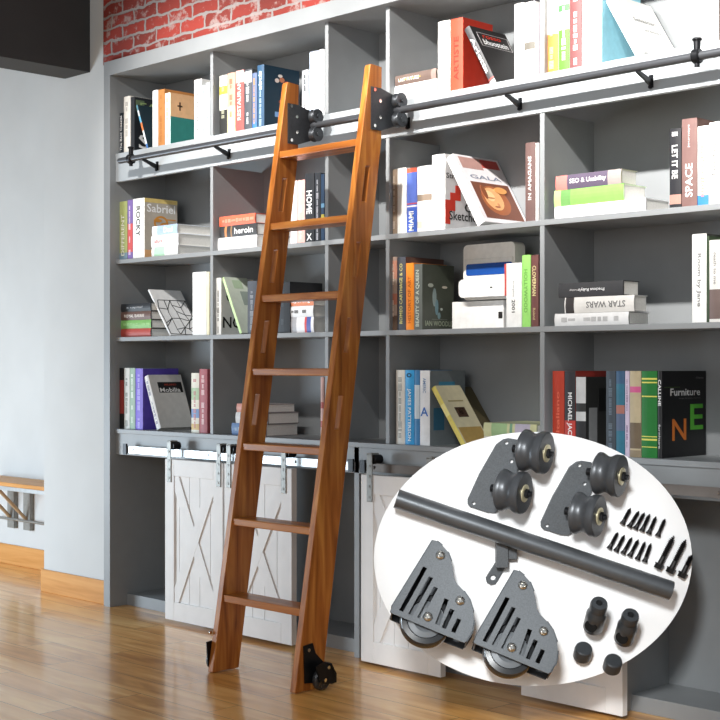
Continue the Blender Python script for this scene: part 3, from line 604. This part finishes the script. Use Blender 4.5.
up(4, 625, 629.6, 371, 'thin pale purple book left of the tan one in the lower right compartment', 'c8b8cc', marks='806888')
up(4, 629.8, 641.2, 371, 'tan book with a pink mark on its spine in the lower right compartment', 'b8a888', bands=[(.75, .82, 'c85888'), (.1, .4, '6c5c48'), (.0, .08, '8c7c64')])
up(4, 641.4, 657.3, 371, 'thick green book with yellow bands in the lower right compartment', '1c702c', hard=True, bands=[(.86, .875, 'd8d060'), (.9, .92, 'd8d060'), (.7, .715, 'd8d060'), (.2, .22, 'd8d060'), (.24, .25, 'd8d060'), (.12, .13, 'd8d060')])
up(4, 657.6, 662.2, 371, 'large black book lettered Furniture with N and E on its cover, lower right', '1c1c1e', '121214', dep=.243, st=[('CALLINE', 'f0f0f0', .75, .3, .7), ('furniture', 'c8c8c8', .25, .28, .45)],
   ct=[('Furniture', 'd8d8d8', .52, .755, .68, .085), ('N', 'd87830', .38, .32, .32, .25), ('E', '58b038', .78, .46, .30, .30), ('Classic', '808080', .85, .92, .18, .02), ('design, furniture, interiors', '686868', .62, .68, .5, .02)], patches=[(.05, .4, .81, .815, '4c6a30')])
# ---------------------------------------------------------------- the oval board with ladder hardware
DB = 3.9; S = DB/F
BC = CAM + (FW + RT*((533-360)/F) + UP*((CYP-559)/F))*DB
BM_ = Matrix(((RT.x, UP.x, -FW.x, BC.x), (RT.y, UP.y, -FW.y, BC.y), (RT.z, UP.z, -FW.z, BC.z), (0, 0, 0, 1)))
def bl2(u, v): return ((u-533)*S, (559-v)*S)
brd = thing('display_board', 'white oval display board held out from the bookcase carrying black ladder hardware', 'board'); brd.matrix_world = BM_
n = 96; rim = [(159*S*math.cos(2*math.pi*i/n), 127*S*math.sin(2*math.pi*i/n)) for i in range(n)]
bm = bmesh.new(); plate(bm, rim, Matrix.Translation((0, 0, -.012)), .012); obj('oval_panel', bm, BOARDW, brd)
# support arm from the back of the board to the header board
inv = BM_.inverted()
def w2b(p): return inv @ Vector(p)
bm = bmesh.new(); box(bm, (-.06, -.02, -.022), (.06, .25, -.012)); obj('back_plate', bm, IRON, brd, bevel=.002)
pz = .71; px_, py_ = BC.x, BC.y
bm = bmesh.new(); p0 = w2b((px_+.01, py_+.052, pz)); p1 = w2b((px_+.01, .004, pz)); cyl(bm, p0, p1, .016, 20); obj('support_arm', bm, IRON, brd, True)
def hw(name, label, cat, u, v, group=None):
    x, y = bl2(u, v); o = thing(name, label, cat, group=group); o.matrix_world = BM_ @ Matrix.Translation((x, y, 0)); return o
def rel(u0, v0): return lambda u, v, z=0.0: Vector(((u-u0)*S, (v0-v)*S, z))
ON = ' on the white oval board'
# long tube
q = rel(533, 545); t = hw('steel_tube', 'long dark grey hollow tube lying diagonally across the white oval board', 'tube', 533, 545)
a = q(396, 497, .045); b = q(664.5, 586, .085); L = (b-a).length; r0 = 9.6*S
bm = bmesh.new(); lathe(bm, [(r0, 0), (r0, L-.001), (r0-.001, L), (r0-.005, L), (r0-.005, 0)], axis_m(a, b-a), 40, 0, True); obj('tube_wall', bm, mat('66696c', .33, .65, .05, 60), t, True)
# tube support
q = rel(500, 560); t = hw('tube_bracket', 'short grey angled bracket with a holed foot under the diagonal tube', 'bracket', 500, 560)
bm = bmesh.new(); plate(bm, [q(499, 556)[:2], q(508.5, 561)[:2], q(497.5, 580)[:2], q(495, 583.5)[:2], q(490.5, 584.5)[:2], q(486.5, 582)[:2], q(485.5, 577.5)[:2], q(487.5, 574)[:2]], Matrix(), .008, [circ(*q(492.8, 577.3)[:2], .0075, 12)])
obj('foot', bm, IRONP, t, bevel=.001)
bm = bmesh.new(); box(bm, q(495, 566, .0), q(507, 538, .040)); M = Matrix()
box(bm, q(507, 558, .0), q(516, 538, .030)); obj('upright', bm, IRONP, t, bevel=.002)
# pulley brackets
def pulley_bracket(du, dv, label):
    q = rel(575+du, 500+dv); t = hw('pulley_bracket', label, 'pulley', 575+du, 500+dv, 'double pulley brackets')
    g = lambda u, v, z=0.0: q(u+du, v+dv, z)
    out = [(576, 461.5), (581, 460.5), (591, 462), (594, 470), (594, 484), (588, 500), (578, 528), (568, 535), (560, 534.5), (543, 529), (540.5, 526.5), (540.3, 521.5), (552, 496), (569, 466.5)]
    bm = bmesh.new(); plate(bm, [g(*p)[:2] for p in out], Matrix(), .010, [circ(*g(u, v)[:2], .0048, 12) for u, v in ((579.3, 465.3), (584.3, 483.7), (546.7, 525.5))])
    obj('bracket_plate', bm, IRONP, t, bevel=.0012)
    ax = Vector((.86, -.10, .50)).normalized(); LEN = 22*S/ax.x
    for u, v in ((615, 473.6), (593.5, 512.6)):
        z1 = .098; fc = g(u, v, z1); bc = fc-ax*LEN; r_ = 20.8*S; h = LEN
        bm = bmesh.new()
        pr = [(0, 0), (r_*.9, 0), (r_, h*.06), (r_, h*.16), (r_*.95, h*.24), (r_*.88, h*.34), (r_*.85, h*.45), (r_*.88, h*.56), (r_*.95, h*.66), (r_, h*.74), (r_, h*.95), (r_*.95, h), (0, h)]
        M = axis_m(bc, ax); lathe(bm, pr, M, 48); pu = obj('pulley_wheel', bm, mat('4c4e51', .36, .4, .05, 80), t, True)
        bm = bmesh.new(); lathe(bm, [(0, h), (r_*.42, h), (r_*.42, h+.003), (r_*.34, h+.004), (r_*.22, h+.003), (0, h+.003)], M, 32); obj('bearing', bm, BRASS, pu, True)
        bm = bmesh.new(); lathe(bm, [(0, h+.003), (r_*.22, h+.003), (r_*.22, h+.012), (r_*.12, h+.012), (r_*.12, h+.02), (0, h+.02)], M, 6); obj('axle_bolt', bm, BLACK, pu)
        bm = bmesh.new(); lathe(bm, [(0, -.028), (r_*.2, -.028), (r_*.2, .0), (0, .0)], M, 16); obj('axle', bm, BLACK, pu, True)
pulley_bracket(0, 0, 'right one of two black double pulley brackets near the top of the oval board')
pulley_bracket(-73, -22.5, 'left one of two black double pulley brackets near the top of the oval board')
# wheel guards
def wheel_guard(du, dv, label):
    u0, v0 = 428+du*.985, 596.5+dv*.985
    t = hw('wheel_guard', label, 'wheel', u0, v0, 'slotted floor wheel brackets')
    T = R(24); DD = .082
    # plate frame: a right, b up in the plate, n out of it towards the viewer and up
    Mf = Matrix.Translation((0, 0, .125)) @ Matrix.Rotation(-T, 4, 'X')
    def g(u, v): return ((u-430)*S, (600-v)*S/math.cos(T))
    out = [(434, 541), (438, 542), (443, 546), (448.5, 552), (451.5, 560), (453, 568), (454, 577), (457, 582), (463, 588), (468.5, 596), (471.5, 606), (472, 614), (470, 624), (463.5, 633), (462, 634.5), (448, 629.5), (392, 608), (391, 606.5), (393, 602)]
    slots = []
    for (x0, y0, x1, y1) in ((167, 264, 263, 107), (202, 277, 285, 143), (237, 289, 303, 180), (306, 312, 344, 222), (330, 325, 365, 260), (366, 339, 390, 294)):
        A = Vector((360+x0/4, 540+y0/4)); B = Vector((360+x1/4, 540+y1/4)); w = 1.9
        slots.append([g(A.x-w, A.y-.6), g(A.x+w, A.y+.8), g(B.x+w, B.y+.6), g(B.x-w, B.y-.8)])
    bm = bmesh.new(); plate(bm, [g(*p) for p in out], Mf @ Matrix.Translation((0, 0, -.004)), .004, slots); obj('slotted_plate', bm, IRONP, t, bevel=.0006)
    bm = bmesh.new(); plate(bm, [g(*p) for p in out], Mf @ Matrix.Translation((0, 0, -DD)), .004); obj('rear_plate', bm, IRON, t)
    # rim joining the plates: left straight edge and curved right edge
    bm = bmesh.new()
    def strip(p, q_):
        a = Vector((*g(*p), 0)); b = Vector((*g(*q_), 0))
        vs = [bm.verts.new(Mf @ (v+Vector((0, 0, z)))) for v, z in ((a, -.003), (b, -.003), (b, -DD+.001), (a, -DD+.001))]; bm.faces.new(vs)
    chain = [(392, 608), (393, 602), (434, 541), (438, 542), (443, 546), (448.5, 552), (451.5, 560), (453, 568), (454, 577), (457, 582), (463, 588), (468.5, 596), (471.5, 606), (472, 614), (470, 624), (463.5, 633)]
    for p, q_ in zip(chain, chain[1:]): strip(p, q_)
    rim_ = obj('rim', bm, IRON, t); md = rim_.modifiers.new('s', 'SOLIDIFY'); md.thickness = .003
    # wheel
    wc = g(426, 612); r_ = 25.5*S
    bm = bmesh.new(); M = Mf @ Matrix.Translation((wc[0], wc[1], -.064))
    lathe(bm, [(r_*.45, 0), (r_*.9, 0), (r_, .007), (r_, .035), (r_*.93, .043), (r_*.74, .046), (r_*.70, .040), (r_*.45, .040)], M, 48, 0, True); wh = obj('tyre', bm, RUBBER, t, True)
    bm = bmesh.new(); lathe(bm, [(0, .004), (r_*.70, .004), (r_*.70, .043), (r_*.5, .048), (r_*.3, .042), (0, .042)], M, 40); obj('wheel_hub', bm, mat('7c8084', .35, .3, .05, 60), t, True)
    for (u, v) in ((441, 555.5), (459, 597), (427.5, 611.5)):
        a = g(u, v); bm = bmesh.new(); M = Mf @ Matrix.Translation((a[0], a[1], 0)); rr_ = 4.8*S
        lathe(bm, [(rr_, 0), (rr_, .002), (rr_*.8, .006), (rr_*.45, .008), (rr_*.3, .005), (0, .005)], M, 20); obj('bolt', bm, CHROME, t, True)
wheel_guard(0, 0, 'left one of two grey slotted wheel brackets at the bottom of the oval board')
wheel_guard(82, 30, 'right one of two grey slotted wheel brackets at the bottom of the oval board')
# end stops and caps
AX = Vector((.04, .72, .69)).normalized()
def stop(u, v, label):
    t = hw('rail_end_stop', label, 'rail stop', u, v, 'rail end stops'); k = S
    M = axis_m(Vector((0, 0, .012))-Vector((0, 20*S, 0)), AX); h = 41*k; r_ = 10.0*k
    prof = [(0, 0), (r_*.93, 0), (r_, .003), (r_, h*.52), (r_*1.0, h*.56), (r_*.78, h*.70), (r_*.72, h*.74), (r_*.85, h*.78), (r_*.86, h*.92), (r_*.78, h*.99), (r_*.34, h), (r_*.30, h*.93), (0, h*.93)]
    bm = bmesh.new(); lathe(bm, prof, Matrix.Translation((0, 0, .02)) @ M, 40); obj('stop_body', bm, mat('46494c', .33, .4, .05, 60), t, True)
    bm = bmesh.new(); c = Matrix.Translation((0, 0, .02)) @ M @ Vector((0, 0, h*.26)); dirn = Vector((-.5, -.32, .8)).normalized()
    cyl(bm, c, c+dirn*(r_*1.12), r_*.62, 28); obj('bore_shade', bm, mat('060606', .9), t, True)  # solid black plug, its colour stands in for the dark inside the hole
    bm = bmesh.new(); lathe(bm, [(0, h*.94), (r_*.29, h*.94), (r_*.29, h*.985), (0, h*.985)], Matrix.Translation((0, 0, .02)) @ M, 6); obj('set_screw', bm, mat('08090a', .6), t)
stop(591, 605.5, 'left black rail end stop standing above the caps on the oval board')
stop(621.5, 617, 'right black rail end stop standing above the caps on the oval board')
def cap(u, v, label):
    t = hw('end_cap', label, 'end cap', u, v, 'round end caps'); bm = bmesh.new(); r_ = 9*S
    M = axis_m(Vector((0, -3*S, .006+r_*.6)), AX)
    lathe(bm, [(0, -.014), (r_, -.014), (r_, .014), (r_*.93, .022), (r_*.8, .025), (0, .025)], M, 40); obj('cap_body', bm, mat('404346', .36, .3, .05, 60), t, True)
cap(581.5, 648.5, 'round black cap below the left end stop on the oval board'); cap(611, 660.5, 'round black cap at the lower rim of the oval board')
# screws
def screw(name, label, cat, u0, v0, u1, v1, hr, sr, group, lag=False):
    um, vm = (u0+u1)/2, (v0+v1)/2; t = hw(name, label, cat, um, vm, group); q = rel(um, vm)
    a = q(u0, v0, hr*S*1.02); b = q(u1, v1, hr*S*1.02); L = (b-a).length; M = axis_m(a, b-a); bm = bmesh.new()
    h = hr*S; s = sr*S
    if lag: lathe(bm, [(0, -.007), (h, -.007), (h, .004), (h*1.15, .004), (h*1.15, .008), (s, .008)], M, 6)
    else: lathe(bm, [(0, -.003), (h, -.003), (h*.9, .001), (s, .006)], M, 18)
    n = 13; pr = []; z0 = .012 if not lag else .03
    pr.append((s, .008 if lag else .006)); pr.append((s*.9, z0))
    for i in range(n):
        z = z0+(L-z0)*i/n; k = 1 if i < n-3 else (n-i)/3.3
        pr += [(s*.68*k, z), (s*1.15*k, z+(L-z0)/n*.5)]
    pr.append((0, L)); lathe(bm, pr, M, 12); obj('screw_body', bm, mat('2c2a2a', .4, .6, .05, 60), t, True)
up_h = [(408, 412), (436, 424), (460, 432), (486, 440), (513, 450), (549, 460)]; up_t = [(440, 350), (474, 362), (496, 368), (517, 374), (542, 384), (578, 393)]
lo_h = [(356, 510), (383, 520), (411, 530), (438, 540), (468, 553), (497, 562)]; lo_t = [(390, 446), (416, 458), (446, 467), (472, 475), (499, 484), (522, 490)]
for H, T_, nm in ((up_h, up_t, 'upper'), (lo_h, lo_t, 'lower')):
    for (x0, y0), (x1, y1) in zip(H, T_):
        screw('wood_screw', 'small black wood screw in the %s row of six on the oval board' % nm, 'screw', 520+x0/4, 420+y0/4, 520+x1/4, 420+y1/4, 3.0, 2.0, 'wood screws of the %s row' % nm)
for (x0, y0, x1, y1), lb in zip(((551, 583, 612, 460), (598, 600, 660, 475), (645, 618, 684, 537)), ('leftmost', 'middle', 'rightmost')):
    screw('lag_bolt', lb+' of the three long black lag bolts at the right rim of the oval board', 'bolt', 520+x0/4, 420+y0/4, 520+x1/4, 420+y1/4, 4.4, 2.8, 'long lag bolts', True)
# ---------------------------------------------------------------- lights
def spot(x, y, z, tx, ty, tz, e, ang, blend=.5, col=(1, .97, .93), size=.03):
    l = bpy.data.lights.new('spot', 'SPOT'); l.energy = e; l.spot_size = R(ang); l.spot_blend = blend; l.shadow_soft_size = size; l.color = col
    o = bpy.data.objects.new('ceiling_or_added_spot', l); COL.objects.link(o); o.location = (x, y, z)
    o.rotation_euler = (Vector((tx, ty, tz))-Vector((x, y, z))).to_track_quat('-Z', 'Y').to_euler()
def area(x, y, z, tx, ty, tz, e, sx, sy, col):
    l = bpy.data.lights.new('area', 'AREA'); l.energy = e; l.shape = 'RECTANGLE'; l.size = sx; l.size_y = sy; l.color = col
    o = bpy.data.objects.new('daylight_or_fill', l); COL.objects.link(o); o.location = (x, y, z)
    o.rotation_euler = (Vector((tx, ty, tz))-Vector((x, y, z))).to_track_quat('-Z', 'Y').to_euler()
for x, e in ((.78, 200), (1.25, 130), (1.65, 190), (2.25, 250), (2.85, 300), (3.45, 400)):
    spot(x, -1.4, 2.82, x-.1, 0, 2.02, e*.94, 53, 1)
spot(4.7, -3.5, 2.2, BC.x, BC.y, BC.z, 720, 15.4, .2, (.96, .99, 1), .3)  # added lamp above the camera to whiten the oval board, no ceiling fixture
area(4.3, -6.5, 1.9, 2.8, 0, .8, 70, 3.2, 2.2, (1, .98, .95))  # added soft fill behind the camera, brightens the board and bays; invented source
area(-2.0, -2.3, .6, -.35, 0, .25, 95, 1.3, .9, (.74, .88, 1))
w = bpy.data.worlds.new('w'); SC.world = w; w.use_nodes = True
w.node_tree.nodes['Background'].inputs['Color'].default_value = (.88, .94, 1, 1); w.node_tree.nodes['Background'].inputs['Strength'].default_value = .30
# ---------------------------------------------------------------- camera
cd = bpy.data.cameras.new('cam'); cd.sensor_width = 36; cd.sensor_fit = 'HORIZONTAL'; cd.lens = F*36/720
cd.shift_y = (CYP-360)/720; cd.clip_start = .05
co = bpy.data.objects.new('camera', cd); COL.objects.link(co)
co.matrix_world = Matrix(((RT.x, UP.x, -FW.x, CAM.x), (RT.y, UP.y, -FW.y, CAM.y), (RT.z, UP.z, -FW.z, CAM.z), (0, 0, 0, 1)))
SC.camera = co
vs = SC.view_settings; vs.view_transform = 'Standard'; vs.look = 'None'; vs.gamma = 1; vs.use_curve_mapping = False; vs.exposure = .08
